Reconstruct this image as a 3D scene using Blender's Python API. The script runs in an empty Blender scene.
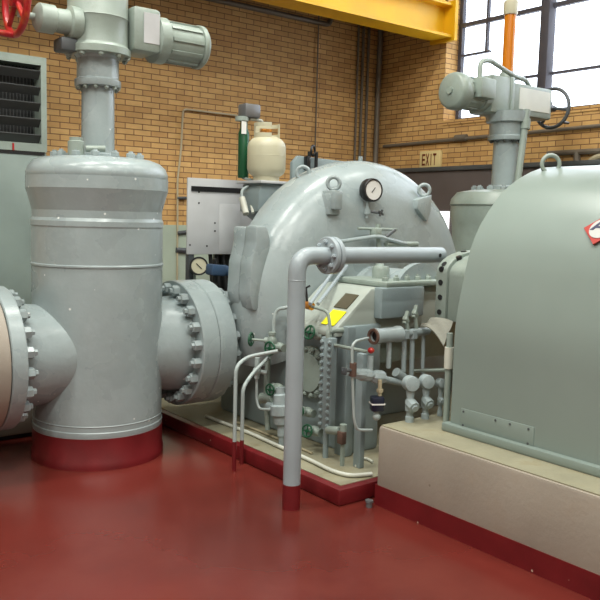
import bpy, bmesh, math, random
from mathutils import Vector, Matrix, Euler
random.seed(7)
S = bpy.context.scene
COL = S.collection
V = Vector
PI = math.pi

# ------------------------------------------------------------------ camera, world, lights
CAM = V((0, 0, 1.6))
RW = ((0.78941744, 0.04384643, -0.61228882), (-0.61331203, 0.09834711, -0.78369395), (0.02585466, 0.99418577, 0.10452846))
cd = bpy.data.cameras.new('camera'); cam = bpy.data.objects.new('camera', cd); COL.objects.link(cam)
cd.sensor_fit = 'HORIZONTAL'; cd.sensor_width = 36.0; cd.lens = 36.0 * 790 / 600
cd.clip_start = 0.05
cam.matrix_world = Matrix.Translation(CAM) @ Matrix(RW).to_4x4()
S.camera = cam

S.view_settings.view_transform = 'Standard'
S.view_settings.look = 'None'
S.view_settings.gamma = 1.0
S.view_settings.exposure = 0.12

W = bpy.data.worlds.new('world'); S.world = W; W.use_nodes = True
bg = W.node_tree.nodes['Background']
bg.inputs['Color'].default_value = (0.90, 0.94, 1.0, 1); bg.inputs['Strength'].default_value = 4.5


def lamp(x, y, z, sx, sy, power, col=(1.0, 1.0, 0.93)):
    l = bpy.data.lights.new('ceiling_lamp', 'AREA'); l.shape = 'RECTANGLE'; l.size = sx; l.size_y = sy
    l.energy = power; l.color = col
    o = bpy.data.objects.new('ceiling_lamp', l); COL.objects.link(o); o.location = (x, y, z)
    return o


for (x, y, p) in [(-1.2, 1.2, 155), (1.3, 1.0, 135), (3.8, 1.6, 60), (1.0, 3.9, 120), (3.6, 4.3, 105), (-1.2, 4.2, 95), (6.1, 3.0, 50),
                  (0.0, -2.0, 150), (3.0, -2.0, 90)]:
    lamp(x, y, 6.2, 1.2, 0.35, p)


# ------------------------------------------------------------------ helpers
def at(u, v, x=None, y=None, z=None):
    """world point seen at photo position u, v on the plane x=, y= or z="""
    c = ((u - 300) / 790.0, -(v - 300) / 790.0, -1.0)
    r = V([sum(RW[i][k] * c[k] for k in range(3)) for i in range(3)])
    if x is not None: t = (x - CAM.x) / r.x
    elif y is not None: t = (y - CAM.y) / r.y
    else: t = (z - CAM.z) / r.z
    return CAM + r * t


def frame(d):
    d = V(d).normalized()
    return d.to_track_quat('Z', 'Y').to_matrix()


class MB:
    def __init__(s): s.bm = bmesh.new()

    def _merge(s, b2):
        me = bpy.data.meshes.new('tmp'); b2.to_mesh(me); b2.free(); s.bm.from_mesh(me); bpy.data.meshes.remove(me)

    def box(s, c, size, rot=None, bev=0.0, seg=2):
        b = bmesh.new(); bmesh.ops.create_cube(b, size=1.0)
        for v in b.verts: v.co = V((v.co.x * size[0], v.co.y * size[1], v.co.z * size[2]))
        if bev: bmesh.ops.bevel(b, geom=list(b.edges), offset=bev, segments=seg, affect='EDGES', profile=0.5)
        M = Matrix.Translation(V(c))
        if rot is not None: M = M @ (rot.to_4x4() if isinstance(rot, Matrix) else Euler(rot).to_matrix().to_4x4())
        bmesh.ops.transform(b, matrix=M, verts=b.verts); s._merge(b); return s

    def b2(s, x0, x1, y0, y1, z0, z1, bev=0.0, seg=2):
        return s.box(((x0 + x1) / 2, (y0 + y1) / 2, (z0 + z1) / 2), (x1 - x0, y1 - y0, z1 - z0), None, bev, seg)

    def cyl(s, p0, p1, r0, r1=None, n=24):
        p0, p1 = V(p0), V(p1); L = (p1 - p0).length
        r1 = r0 if r1 is None else r1
        return s.lathe([(0, 0), (r0, 0), (r1, L), (0, L)], p0, p1 - p0, n)

    def lathe(s, prof, o=(0, 0, 0), axis=(0, 0, 1), n=32, a0=0.0, a1=2 * PI, closed_ends=True):
        bm = s.bm; R = frame(axis); o = V(o); full = abs(a1 - a0 - 2 * PI) < 1e-6
        k = n if full else n + 1
        rows = []
        for (r, h) in prof:
            if r < 1e-6: rows.append([bm.verts.new(o + R @ V((0, 0, h)))])
            else:
                rows.append([bm.verts.new(o + R @ V((r * math.cos(a0 + (a1 - a0) * i / n), r * math.sin(a0 + (a1 - a0) * i / n), h))) for i in range(k)])
        for a, b in zip(rows, rows[1:]):
            for i in range(n):
                j = (i + 1) % k
                if len(a) == 1 and len(b) == 1: continue
                if len(a) == 1: f = [a[0], b[j], b[i]]
                elif len(b) == 1: f = [a[i], a[j], b[0]]
                else: f = [a[i], a[j], b[j], b[i]]
                try: bm.faces.new(f)
                except ValueError: pass
        if not full and closed_ends:
            for q in (0, -1):
                vs = []
                for row in rows:
                    v = row[0] if len(row) == 1 else row[q]
                    if v not in vs: vs.append(v)
                try: bm.faces.new(vs)
                except ValueError: pass
        return s

    def path(s, pts, r, n=10, bend=0.0, seg=5, cap=True):
        P = [V(p) for p in pts]; Q = [P[0]]
        for i in range(1, len(P) - 1):
            a, b, c = P[i - 1], P[i], P[i + 1]
            d1 = (a - b); d2 = (c - b); m = min(bend, d1.length * 0.48, d2.length * 0.48)
            if m < 1e-4: Q.append(b); continue
            q0 = b + d1.normalized() * m; q1 = b + d2.normalized() * m
            for k in range(seg + 1):
                t = k / seg; Q.append(q0.lerp(b, t).lerp(b.lerp(q1, t), t))
        Q.append(P[-1])
        bm = s.bm; rows = []; prev = None
        for i, p in enumerate(Q):
            d = (Q[min(i + 1, len(Q) - 1)] - Q[max(i - 1, 0)]).normalized()
            if prev is None:
                up = V((0, 0, 1)) if abs(d.z) < 0.9 else V((1, 0, 0)); x = d.cross(up).normalized()
            else:
                x = (prev - d * prev.dot(d)).normalized()
            prev = x; y = d.cross(x)
            rows.append([bm.verts.new(p + (x * math.cos(2 * PI * k / n) + y * math.sin(2 * PI * k / n)) * r) for k in range(n)])
        for a, b in zip(rows, rows[1:]):
            for i in range(n): bm.faces.new([a[i], a[(i + 1) % n], b[(i + 1) % n], b[i]])
        if cap: bm.faces.new(rows[0][::-1]); bm.faces.new(rows[-1])
        return s

    def torus(s, c, axis, R, r, n=32, m=10, a0=0.0, a1=2 * PI):
        F = frame(axis); c = V(c); bm = s.bm; full = abs(a1 - a0 - 2 * PI) < 1e-6; k = n if full else n + 1; rows = []
        for i in range(k):
            a = a0 + (a1 - a0) * i / n; e = F @ V((math.cos(a), math.sin(a), 0)); z = F @ V((0, 0, 1))
            rows.append([bm.verts.new(c + e * (R + r * math.cos(2 * PI * j / m)) + z * (r * math.sin(2 * PI * j / m))) for j in range(m)])
        for i in range(n):
            a, b = rows[i], rows[(i + 1) % k]
            for j in range(m): bm.faces.new([a[j], b[j], b[(j + 1) % m], a[(j + 1) % m]])
        if not full: bm.faces.new(rows[0]); bm.faces.new(rows[-1][::-1])
        return s

    def ball(s, c, r, sc=(1, 1, 1), n=16):
        b = bmesh.new(); bmesh.ops.create_uvsphere(b, u_segments=n, v_segments=max(6, n // 2), radius=r)
        for v in b.verts: v.co = V((v.co.x * sc[0] + c[0], v.co.y * sc[1] + c[1], v.co.z * sc[2] + c[2]))
        s._merge(b); return s

    def prism(s, poly, o, ex, ey, d, bev=0.0):
        """polygon in the plane o + a*ex + b*ey, pushed along vector d"""
        b = bmesh.new(); o, ex, ey, d = V(o), V(ex), V(ey), V(d)
        A = [b.verts.new(o + ex * p[0] + ey * p[1]) for p in poly]; B = [b.verts.new(v.co + d) for v in A]
        n = len(poly); b.faces.new(A[::-1]); b.faces.new(B)
        for i in range(n): b.faces.new([A[i], A[(i + 1) % n], B[(i + 1) % n], B[i]])
        bmesh.ops.recalc_face_normals(b, faces=b.faces)
        if bev: bmesh.ops.bevel(b, geom=list(b.edges), offset=bev, segments=2, affect='EDGES', profile=0.5)
        s._merge(b); return s

    def mesh(s, name, mat, off=(0, 0, 0), ang=38):
        bmesh.ops.recalc_face_normals(s.bm, faces=s.bm.faces)
        for v in s.bm.verts: v.co = v.co - V(off)
        me = bpy.data.meshes.new(name); s.bm.to_mesh(me); s.bm.free()
        for p in me.polygons: p.use_smooth = True
        me.set_sharp_from_angle(angle=math.radians(ang))
        for m in (mat if isinstance(mat, (list, tuple)) else [mat]): me.materials.append(m)
        return me


def root_loc(o):
    while o.parent: o = o.parent
    return o.location.copy()


def obj(name, mb, mat, parent=None, label=None, ang=38):
    o = bpy.data.objects.new(name, mb.mesh(name, mat, root_loc(parent) if parent else (0, 0, 0), ang))
    COL.objects.link(o)
    if parent: o.parent = parent
    if label: o['label'] = label
    return o


def thing(name, label, cat, loc, group=None):
    o = bpy.data.objects.new(name, None); COL.objects.link(o); o.empty_display_size = 0.1
    o.location = loc; o['label'] = label; o['category'] = cat
    if group: o['group'] = group
    return o


def single(name, label, cat, mb, mat, group=None):
    o = obj(name, mb, mat); o['label'] = label; o['category'] = cat
    # origin at the foot of the mesh
    vs = [v.co for v in o.data.vertices]
    c = V(((min(v.x for v in vs) + max(v.x for v in vs)) / 2, (min(v.y for v in vs) + max(v.y for v in vs)) / 2, min(v.z for v in vs)))
    o.data.transform(Matrix.Translation(-c)); o.location = c
    if group: o['group'] = group
    return o


def struct(name, mb, mat, parent=None):
    o = obj(name, mb, mat, parent)
    if not parent: o['kind'] = 'structure'
    return o


NUTS = {}


def nuts(name, parent, places, axis, r, h, mat):
    """one hex nut with a stud end per place, each an object of its own sharing one mesh"""
    key = (name, r, h, mat.name)
    if key not in NUTS:
        m = MB(); m.lathe([(0, 0), (r, 0), (r, h * .62), (r * .86, h * .7), (r * .55, h * .7), (r * .5, h), (0, h)], n=6)
        NUTS[key] = m.mesh(name, mat, ang=25)
    base = root_loc(parent); F = frame(axis)
    for p in places:
        o = bpy.data.objects.new(name, NUTS[key]); COL.objects.link(o); o.parent = parent
        o.matrix_local = Matrix.Translation(V(p) - base) @ F.to_4x4() @ Matrix.Rotation(random.random(), 4, 'Z')


def ring(c, axis, R, n, a0=0.0):
    F = frame(axis); return [V(c) + F @ V((R * math.cos(a0 + 2 * PI * i / n), R * math.sin(a0 + 2 * PI * i / n), 0)) for i in range(n)]


# ------------------------------------------------------------------ materials
def lin(c):
    return tuple((x / 255 / 12.92) if x / 255 <= 0.04045 else ((x / 255 + 0.055) / 1.055) ** 2.4 for x in c) + (1,)


def mat(name, c, rough=0.5, metal=0.0, var=0.0, vscale=3.0, bump=0.0, bscale=60.0, dirt=None, dirt_amt=0.0, dscale=4.0, coat=0.0):
    m = bpy.data.materials.new(name); m.use_nodes = True; nt = m.node_tree; N = nt.nodes; L = nt.links
    b = N['Principled BSDF']; b.inputs['Roughness'].default_value = rough; b.inputs['Metallic'].default_value = metal
    b.inputs['Base Color'].default_value = lin(c)
    if coat: b.inputs['Coat Weight'].default_value = coat; b.inputs['Coat Roughness'].default_value = 0.1
    geo = N.new('ShaderNodeNewGeometry'); out = None
    if var:
        n = N.new('ShaderNodeTexNoise'); n.inputs['Scale'].default_value = vscale; n.inputs['Detail'].default_value = 5
        L.new(geo.outputs['Position'], n.inputs['Vector'])
        r = N.new('ShaderNodeValToRGB'); r.color_ramp.elements[0].position = .3; r.color_ramp.elements[1].position = .7
        r.color_ramp.elements[0].color = lin([max(0, x * (1 - var)) for x in c]); r.color_ramp.elements[1].color = lin([min(255, x * (1 + var)) for x in c])
        L.new(n.outputs['Fac'], r.inputs['Fac']); out = r.outputs['Color']
        rr = N.new('ShaderNodeMapRange'); rr.inputs['To Min'].default_value = rough * .8; rr.inputs['To Max'].default_value = min(1, rough * 1.25)
        L.new(n.outputs['Fac'], rr.inputs['Value']); L.new(rr.outputs['Result'], b.inputs['Roughness'])
    if dirt:
        n2 = N.new('ShaderNodeTexNoise'); n2.inputs['Scale'].default_value = dscale; n2.inputs['Detail'].default_value = 8; n2.inputs['Roughness'].default_value = .7
        L.new(geo.outputs['Position'], n2.inputs['Vector'])
        r2 = N.new('ShaderNodeValToRGB'); r2.color_ramp.elements[0].position = .5; r2.color_ramp.elements[1].position = .72
        r2.color_ramp.elements[0].color = (0, 0, 0, 1); r2.color_ramp.elements[1].color = (dirt_amt,) * 3 + (1,)
        L.new(n2.outputs['Fac'], r2.inputs['Fac'])
        mx = N.new('ShaderNodeMix'); mx.data_type = 'RGBA'; L.new(r2.outputs['Color'], mx.inputs['Factor'])
        if out: L.new(out, mx.inputs['A'])
        else: mx.inputs['A'].default_value = lin(c)
        mx.inputs['B'].default_value = lin(dirt); out = mx.outputs['Result']
    if out: L.new(out, b.inputs['Base Color'])
    if bump:
        n3 = N.new('ShaderNodeTexNoise'); n3.inputs['Scale'].default_value = bscale; n3.inputs['Detail'].default_value = 3
        L.new(geo.outputs['Position'], n3.inputs['Vector'])
        bp = N.new('ShaderNodeBump'); bp.inputs['Strength'].default_value = bump; bp.inputs['Distance'].default_value = .01
        L.new(n3.outputs['Fac'], bp.inputs['Height']); L.new(bp.outputs['Normal'], b.inputs['Normal'])
    return m


def specks(m, scale=6.0, size=.035, col=(225, 228, 225), amt=.9):
    nt = m.node_tree; N = nt.nodes; L = nt.links; b = N['Principled BSDF']
    g = N.new('ShaderNodeNewGeometry'); v = N.new('ShaderNodeTexVoronoi'); v.inputs['Scale'].default_value = scale; L.new(g.outputs['Position'], v.inputs['Vector'])
    c = N.new('ShaderNodeMath'); c.operation = 'LESS_THAN'; c.inputs[1].default_value = size; L.new(v.outputs['Distance'], c.inputs[0])
    k = N.new('ShaderNodeMath'); k.operation = 'MULTIPLY'; k.inputs[1].default_value = amt; L.new(c.outputs[0], k.inputs[0])
    x = N.new('ShaderNodeMix'); x.data_type = 'RGBA'; L.new(k.outputs[0], x.inputs['Factor'])
    src = b.inputs['Base Color'].links[0].from_socket; L.new(src, x.inputs['A']); x.inputs['B'].default_value = lin(col); L.new(x.outputs['Result'], b.inputs['Base Color'])


def brick_mat(name, axis, lower=None, split=0.0):
    m = bpy.data.materials.new(name); m.use_nodes = True; nt = m.node_tree; N = nt.nodes; L = nt.links; b = N['Principled BSDF']
    b.inputs['Roughness'].default_value = .75
    g = N.new('ShaderNodeNewGeometry'); sp = N.new('ShaderNodeSeparateXYZ'); cb = N.new('ShaderNodeCombineXYZ')
    L.new(g.outputs['Position'], sp.inputs[0])
    if axis == 'both':
        ad = N.new('ShaderNodeMath'); ad.operation = 'ADD'; L.new(sp.outputs['X'], ad.inputs[0]); L.new(sp.outputs['Y'], ad.inputs[1]); L.new(ad.outputs[0], cb.inputs['X'])
    else: L.new(sp.outputs[axis], cb.inputs['X'])
    L.new(sp.outputs['Z'], cb.inputs['Y'])
    t = N.new('ShaderNodeTexBrick'); L.new(cb.outputs[0], t.inputs['Vector'])
    t.inputs['Scale'].default_value = 1; t.inputs['Brick Width'].default_value = .196; t.inputs['Row Height'].default_value = .0585
    t.inputs['Mortar Size'].default_value = .0046; t.inputs['Mortar Smooth'].default_value = .15; t.inputs['Bias'].default_value = -.1
    t.inputs['Color1'].default_value = lin((204, 164, 104)); t.inputs['Color2'].default_value = lin((184, 142, 86)); t.inputs['Mortar'].default_value = lin((122, 88, 58))
    n = N.new('ShaderNodeTexNoise'); n.inputs['Scale'].default_value = 9; n.inputs['Detail'].default_value = 6; L.new(g.outputs['Position'], n.inputs['Vector'])
    hs = N.new('ShaderNodeHueSaturation'); L.new(t.outputs['Color'], hs.inputs['Color'])
    mr = N.new('ShaderNodeMapRange'); mr.inputs['To Min'].default_value = .8; mr.inputs['To Max'].default_value = 1.2; L.new(n.outputs['Fac'], mr.inputs['Value']); L.new(mr.outputs['Result'], hs.inputs['Value'])
    bp = N.new('ShaderNodeBump'); bp.invert = True; bp.inputs['Strength'].default_value = .5; bp.inputs['Distance'].default_value = .008
    L.new(t.outputs['Fac'], bp.inputs['Height']); L.new(bp.outputs['Normal'], b.inputs['Normal'])
    L.new(hs.outputs['Color'], b.inputs['Base Color'])
    return m


GREY = mat('grey_machine_paint', (146, 158, 159), .27, var=.045, vscale=3.0, bump=.14, bscale=26, dirt=(172, 182, 184), dirt_amt=.3, dscale=9)
GREYB = mat('blue_grey_paint', (132, 146, 148), .35, var=.05, bump=.06)
GREYG = mat('green_grey_paint', (140, 152, 144), .38, var=.06, bump=.08, dirt=(110, 122, 106), dirt_amt=.4, dscale=9)
HOOD = mat('hood_paint', (126, 139, 133), .3, var=.03, vscale=1.2, bump=.02, bscale=12)
PALE = mat('pale_pipe_paint', (150, 161, 166), .3, var=.04, bump=.05)
OFFW = mat('off_white_paint', (196, 198, 186), .4, var=.05)
DRAINP = mat('drain_tube_paint', (160, 172, 170), .35, var=.05)
LGREY = mat('light_grey_cover_paint', (160, 168, 160), .35, var=.04)
DARKG = mat('dark_grey_paint', (74, 78, 80), .45, var=.1)
BLACK = mat('black_plastic', (22, 23, 24), .45)
REDP = mat('dark_red_base_paint', (104, 24, 28), .35, var=.08, vscale=6, bump=.05)
REDW = mat('red_handwheel_paint', (160, 24, 32), .3, var=.1, vscale=20, dirt=(205, 120, 60), dirt_amt=.5, dscale=14)
FLOOR = mat('red_floor_paint', (96, 37, 31), .22, var=.11, vscale=1.1, dirt=(100, 46, 38), dirt_amt=.5, dscale=2.2, bump=.015, bscale=8)
CONC = mat('beige_painted_concrete', (150, 142, 130), .55, var=.04, vscale=3, bump=.12, bscale=40, dirt=(140, 125, 108), dirt_amt=.35, dscale=6)
CONCT = mat('dirty_cream_concrete_top', (142, 138, 116), .5, var=.08, vscale=5, dirt=(112, 98, 66), dirt_amt=.75, dscale=5, bump=.08)
YEL = mat('yellow_girder_paint', (226, 176, 22), .4, var=.05, vscale=2)
BRICKX = brick_mat('tan_brick_back', 'X'); BRICKY = brick_mat('tan_brick_right', 'Y'); BRICKB = brick_mat('tan_brick_reveal', 'both')
PGREEN = mat('pale_green_wall_paint', (168, 181, 164), .5, var=.04)
CAB = mat('grey_cabinet_paint', (128, 142, 136), .45, var=.04)
LOUV = mat('dark_louver_metal', (70, 72, 72), .5, metal=.3)
ALU = mat('light_grey_sheet', (184, 186, 187), .4, metal=.0, var=.05)
CREAM = mat('cream_tank_paint', (188, 184, 158), .4, var=.03)
GREEN = mat('dark_green_enamel', (18, 74, 44), .35, var=.1)
GREENW = mat('green_handwheel', (22, 78, 52), .4)
BLUE = mat('blue_enamel', (62, 86, 116), .4)
NAVY = mat('navy_plastic', (20, 26, 46), .35)
AMBER = mat('amber_plastic', (190, 112, 22), .25)
WHITE = mat('white_plastic', (226, 226, 222), .4)
BRASS = mat('brass', (196, 132, 60), .35, metal=.7)
RUST = mat('rusty_brown', (92, 70, 60), .6, var=.15)
TAUPE = mat('dark_taupe_door', (92, 84, 82), .6, var=.06)
RAG = mat('rag_cloth', (128, 128, 118), .9, var=.08, bump=.3)
OLIVE = mat('olive_nameplate', (84, 78, 60), .45, metal=.2)
LEMON = mat('yellow_sticker', (236, 232, 20), .5)
SIGNR = mat('sign_red', (158, 36, 24), .6)
SIGNW = mat('sign_white', (176, 178, 174), .6)
INK = mat('ink_navy', (28, 30, 70), .5)
INKR = mat('exit_letter_brown', (110, 44, 24), .5)
SIGNC = mat('exit_cream', (216, 196, 140), .5)
CEIL = mat('ceiling_white', (176, 172, 164), .8)
CONDUIT = mat('galvanised_conduit', (112, 104, 92), .5, metal=.2)
CONDG = mat('conduit_grey', (172, 162, 134), .5)
STEEL = mat('grey_steel', (120, 122, 124), .4, metal=.5)
GLASS = mat('window_glass', (240, 245, 250), .02)
gb = GLASS.node_tree.nodes['Principled BSDF']; gb.inputs['Transmission Weight'].default_value = 1; gb.inputs['IOR'].default_value = 1.1
MULL = mat('window_bar_paint', (72, 70, 78), .6)
GLOW = bpy.data.materials.new('daylight_pane'); GLOW.use_nodes = True
e = GLOW.node_tree.nodes['Principled BSDF']; e.inputs['Base Color'].default_value = (.9, .9, .9, 1); e.inputs['Emission Color'].default_value = (.95, .97, 1, 1); e.inputs['Emission Strength'].default_value = 1.4

specks(GREY, 7, .05); specks(REDP, 9, .05, (190, 170, 150)); specks(CONC, 6, .05, (110, 98, 86), .7)

# ------------------------------------------------------------------ room
XR, YB = 7.19, 7.63
X0, Y0, ZC = -4.5, -5.0, 7.0
struct('floor', MB().b2(X0, XR + .4, Y0, YB + .3, -.2, 0), FLOOR)
struct('ceiling', MB().b2(X0, XR + .4, Y0, YB + .3, ZC, ZC + .2), CEIL)
struct('wall_back', MB().b2(X0, XR, YB, YB + .3, 0, ZC), BRICKX)
struct('trim_1', MB().b2(2.76, XR - .04, YB - .02, YB + .01, 0, 1.478), PGREEN)      # pale painted lower wall
struct('wall_left', MB().b2(X0 - .2, X0, Y0, YB + .3, 0, ZC), CEIL)
struct('wall_front', MB().b2(X0, XR + .4, Y0 - .2, Y0, 0, ZC), CEIL)
# window opening y 2.2..6.49, z 2.70..5.2
WY0, WY1, WZ0, WZ1, WT = 1.6, 6.53, 2.775, 5.1, .3
wr = MB()
wr.b2(XR, XR + WT, Y0, YB + .3, 0, WZ0); wr.b2(XR, XR + WT, Y0, YB + .3, WZ1, ZC)
wr.b2(XR, XR + WT, WY1, YB + .3, WZ0, WZ1); wr.b2(XR, XR + WT, Y0, WY0, WZ0, WZ1)
struct('wall_right', wr, BRICKB)

FX = XR + .24
win = bpy.data.objects.new('window_1', None); COL.objects.link(win); win['kind'] = 'structure'; win.location = (FX, 4.2, WZ0)
fr = MB()
bw = .022
fr.b2(FX - .03, FX + .03, WY1 - .05, WY1, WZ0, WZ1); fr.b2(FX - .03, FX + .03, WY0, WY0 + .05, WZ0, WZ1)
fr.b2(FX - .03, FX + .03, WY0, WY1, WZ0, WZ0 + .05); fr.b2(FX - .03, FX + .03, WY0, WY1, WZ1 - .05, WZ1)
obj('window_frame', fr, MULL, win)
zA = at(488, 20, x=FX).z; z1 = at(475, 23.5, x=FX).z; z2 = at(475, 54, x=FX).z; z3 = at(570, 71, x=FX).z
yM = at(488, 30, x=FX).y; yP = at(549, 40, x=FX).y
obj('window_bar', MB().b2(FX - .03, FX + .02, WY0, WY1, z1 - .024, z1 + .024), MULL, win)
obj('window_bar', MB().b2(FX - .025, FX + .02, yM - .05, WY1, z2 - .012, z2 + .012), MULL, win)
obj('window_bar', MB().b2(FX - .025, FX + .02, WY0, yP + .5, z3 - .014, z3 + .014), MULL, win)
obj('window_bar', MB().b2(FX - .025, FX + .02, yM - .014, yM + .014, z2, WZ1), MULL, win)
obj('window_post', MB().b2(FX - .1, FX + .03, yP - .055, yP + .055, WZ0, WZ1, .008), MULL, win)
obj('window_pane', MB().b2(FX + .004, FX + .01, WY0 + .02, WY1 - .02, WZ0 + .02, WZ1 - .02), GLASS, win)
struct('trim_2', MB().b2(XR - .012, XR + .22, WY0 - .05, WY1, WZ0 - .05, WZ0 + .004), BRICKB)

# dark sliding door under the lintel in the right wall
dz = 2.185
dr = struct('door_1', MB().b2(XR - .07, XR - .005, 3.2, 7.35, 0, dz, .006), TAUPE)
obj('door_track', MB().b2(XR - .1, XR - .003, 3.0, 7.45, dz, dz + .05, .006), DARKG, dr)
obj('door_pane', MB().b2(XR - .085, XR - .068, 6.30, 6.85, 1.14, 1.71, .004), GLOW, dr, 'bright daylit pane in the dark door')

# ------------------------------------------------------------------ foundation
PX, PZ = 3.013, .455
pl = thing('concrete_plinth', 'beige concrete plinth with a dark red base band carrying the rounded machine hood', 'plinth', (3.6, 1, 0))
obj('plinth_block', MB().b2(PX, 5.3, -2.5, 3.118, 0, PZ, .018), CONC, pl)
obj('plinth_top', MB().b2(PX + .012, 5.28, -2.48, 3.106, PZ - .004, PZ + .004), CONCT, pl, 'worn cream top of the plinth')
obj('base_band', MB().b2(PX - .004, 5.2, -2.5, 3.122, 0, .117), REDP, pl, 'dark red painted band along the foot')

kb = thing('concrete_kerb', 'low concrete slab with dark red edge under the round turbine casing and small pipes', 'kerb', (3.6, 4, 0))
obj('kerb_edge', MB().b2(2.815, 5.36, 3.2, 6.2, 0, .096, .012), REDP, kb, 'dark red kerb face')
obj('kerb_top', MB().b2(2.865, 5.3, 3.25, 6.15, .09, .1), CONCT, kb, 'dirty cream slab top')

st = thing('concrete_step', 'low beige concrete base on the floor behind the big grey valve at left', 'step', (1, 5.5, 0))
obj('step_block', MB().b2(-3.5, 2.79, 5.46, 6.6, .03, .25, .015), CONC, st)
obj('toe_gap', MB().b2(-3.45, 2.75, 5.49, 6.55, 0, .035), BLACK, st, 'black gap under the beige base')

# ------------------------------------------------------------------ near valve
VX, VY, AZ = 2.135, 4.89, .695
v = thing('steam_valve', 'huge grey motor driven valve with red handwheel standing at left on a red collar', 'valve', (VX, VY, 0))
obj('base_collar', MB().lathe([(0, 0), (.428, 0), (.428, .05), (.421, .06), (.421, .2), (0, .2)], (VX, VY, 0), n=64), REDP, v, 'dark red collar on the floor')
R = .416
body = MB().lathe([(0, .19), (R, .19), (R + .004, .21), (R + .004, .235), (R, .24), (R, .27), (R + .003, .275), (R, .28), (R, 1.255), (R + .006, 1.26), (R + .006, 1.27), (R, 1.275), (R, 1.50), (R + .004, 1.51), (R + .004, 1.54), (R - .006, 1.56),
                    (R - .006, 1.605), (.446, 1.735), (.448, 1.74), (.448, 1.815), (0, 1.815)], (VX, VY, 0), n=72)
obj('valve_body', body, GREY, v, ang=12)
bon = MB().lathe([(0, 1.805), (.44, 1.805), (.446, 1.82), (.446, 1.845), (.43, 1.885), (.395, 1.915), (.34, 1.935), (.27, 1.943), (0, 1.945)], (VX, VY, 0), n=72)
bo = obj('bonnet', bon, GREY, v)
nuts('bonnet_nut', bo, ring((VX, VY, 1.942), (0, 0, 1), .27, 14, .2), (0, 0, 1), .028, .04, GREY)
obj('stem_tube', MB().lathe([(0, 1.94), (.128, 1.94), (.128, 1.965), (.105, 1.97), (.102, 2.395), (0, 2.395)], (VX, VY, 0), n=40), GREY, v)
obj('fitting', MB().lathe([(0, 0), (.05, 0), (.05, .085), (.04, .09), (.04, .11), (0, .11)], (VX - .2, VY - .13, 1.942), n=20).cyl((VX - .15, VY - .16, 1.985), (VX - .04, VY - .20, 1.99), .02), GREYG, v)
# tee nozzles and their flanges
for sgn, xf, tk in ((1, .55, .13), (-1, .61, .09)):
    d = V((sgn, 0, 0)); o = V((VX, VY, AZ))
    obj('nozzle', MB().lathe([(.315, .0), (.315, .36), (.318, .42), (.33, xf - .05), (.335, xf + .01), (0, xf + .01)], o, d, 56), GREY, v)
    f = obj('flange', MB().lathe([(.2, xf), (.435, xf), (.44, xf + .006), (.44, xf + tk - .006), (.433, xf + tk), (.2, xf + tk)], o, d, 72), GREY, v)
    nuts('flange_nut', f, ring(o + d * xf, -d, .385, 20, .1), -d, .037, .07, GREY)
# weld lugs on the body
for a in (-2.75, -.62):
    ca, sa = math.cos(a), math.sin(a)
    obj('body_lug', MB().cyl((VX + ca * .39, VY + sa * .39, AZ + .03), (VX + ca * .437, VY + sa * .437, AZ + .03), .03, n=18), GREY, v)
# actuator
yk = obj('yoke', MB().lathe([(0, 2.39), (.142, 2.39), (.145, 2.395), (.145, 2.43), (.132, 2.44), (.13, 2.56), (.15, 2.585), (0, 2.585)], (VX, VY, 0), n=40), GREY, v)
nuts('yoke_bolt', yk, ring((VX, VY, 2.39), (0, 0, -1), .125, 12), (0, 0, -1), .015, .022, GREYG)
GZ = 2.76
gx = MB().lathe([(0, 2.58), (.2, 2.58), (.206, 2.585), (.206, 2.625), (.19, 2.64), (.187, 2.65), (.187, 2.80), (.192, 2.81), (.187, 2.82), (.187, 3.02), (.18, 3.07), (.12, 3.11), (0, 3.12)], (VX, VY, 0), n=48)
gbx = obj('gearbox', gx, GREYG, v)
nuts('gearbox_bolt', gbx, ring((VX, VY, 2.58), (0, 0, -1), .185, 10), (0, 0, -1), .018, .022, GREYG)
gbx2 = obj('terminal_box', MB().box((VX + .275, VY - .02, GZ + .01), (.2, .26, .28), None, .03), GREYG, v)
obj('nameplate', MB().box((VX + .30, VY - .152, GZ + .02), (.11, .006, .19)), ALU, gbx2, 'pale blank data plate')
mo = obj('motor', MB().lathe([(0, .33), (.10, .33), (.12, .36), (.15, .37), (.15, .44), (.127, .45), (.127, .70), (.12, .73), (0, .74)], (VX, VY - .03, GZ - .02), (1, 0, 0), 40), GREYG, v)
for i in range(10):
    a = 2 * PI * i / 10; c, s_ = math.cos(a), math.sin(a)
    p = V((VX + .57, VY - .03 + c * .129, GZ - .02 + s_ * .129))
    obj('cooling_rib', MB().box(p, (.23, .018, .022), Matrix.Rotation(a, 3, 'X')), GREYG, mo)
obj('motor_end_cap', MB().lathe([(0, .695), (.141, .695), (.145, .70), (.145, .725), (.126, .745), (.10, .76), (0, .765)], (VX, VY - .03, GZ - .02), (1, 0, 0), 36), GREYG, v)
obj('handwheel_shaft', MB().lathe([(0, .15), (.10, .15), (.10, .21), (.075, .22), (.07, .30), (.085, .31), (.085, .40), (.06, .42), (.02, .425), (.02, .52), (0, .52)], (VX, VY - .05, GZ - .01), (-1, 0, 0), 32), GREYG, v)
obj('limit_switch_box', MB().box((VX - .22, VY - .02, GZ - .145), (.11, .14, .08), None, .015), DARKG, v)
hx = VX - .53; hc = V((hx, VY - .05, GZ + .07))
hw = MB().torus(hc, (1, 0, 0), .20, .021, 40, 10)
for k in range(4):
    a = PI / 4 + k * PI / 2; hw.path([hc, hc + V((0, math.cos(a) * .19, math.sin(a) * .19))], .016, 8)
hw.cyl(hc - V((.03, 0, 0)), hc + V((.06, 0, 0)), .045)
hw.path([hc + V((0, .03, -.2)), hc + V((-.12, .03, -.2))], .02, 10)
obj('handwheel', hw, REDW, v, 'red handwheel with crank knob')

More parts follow.
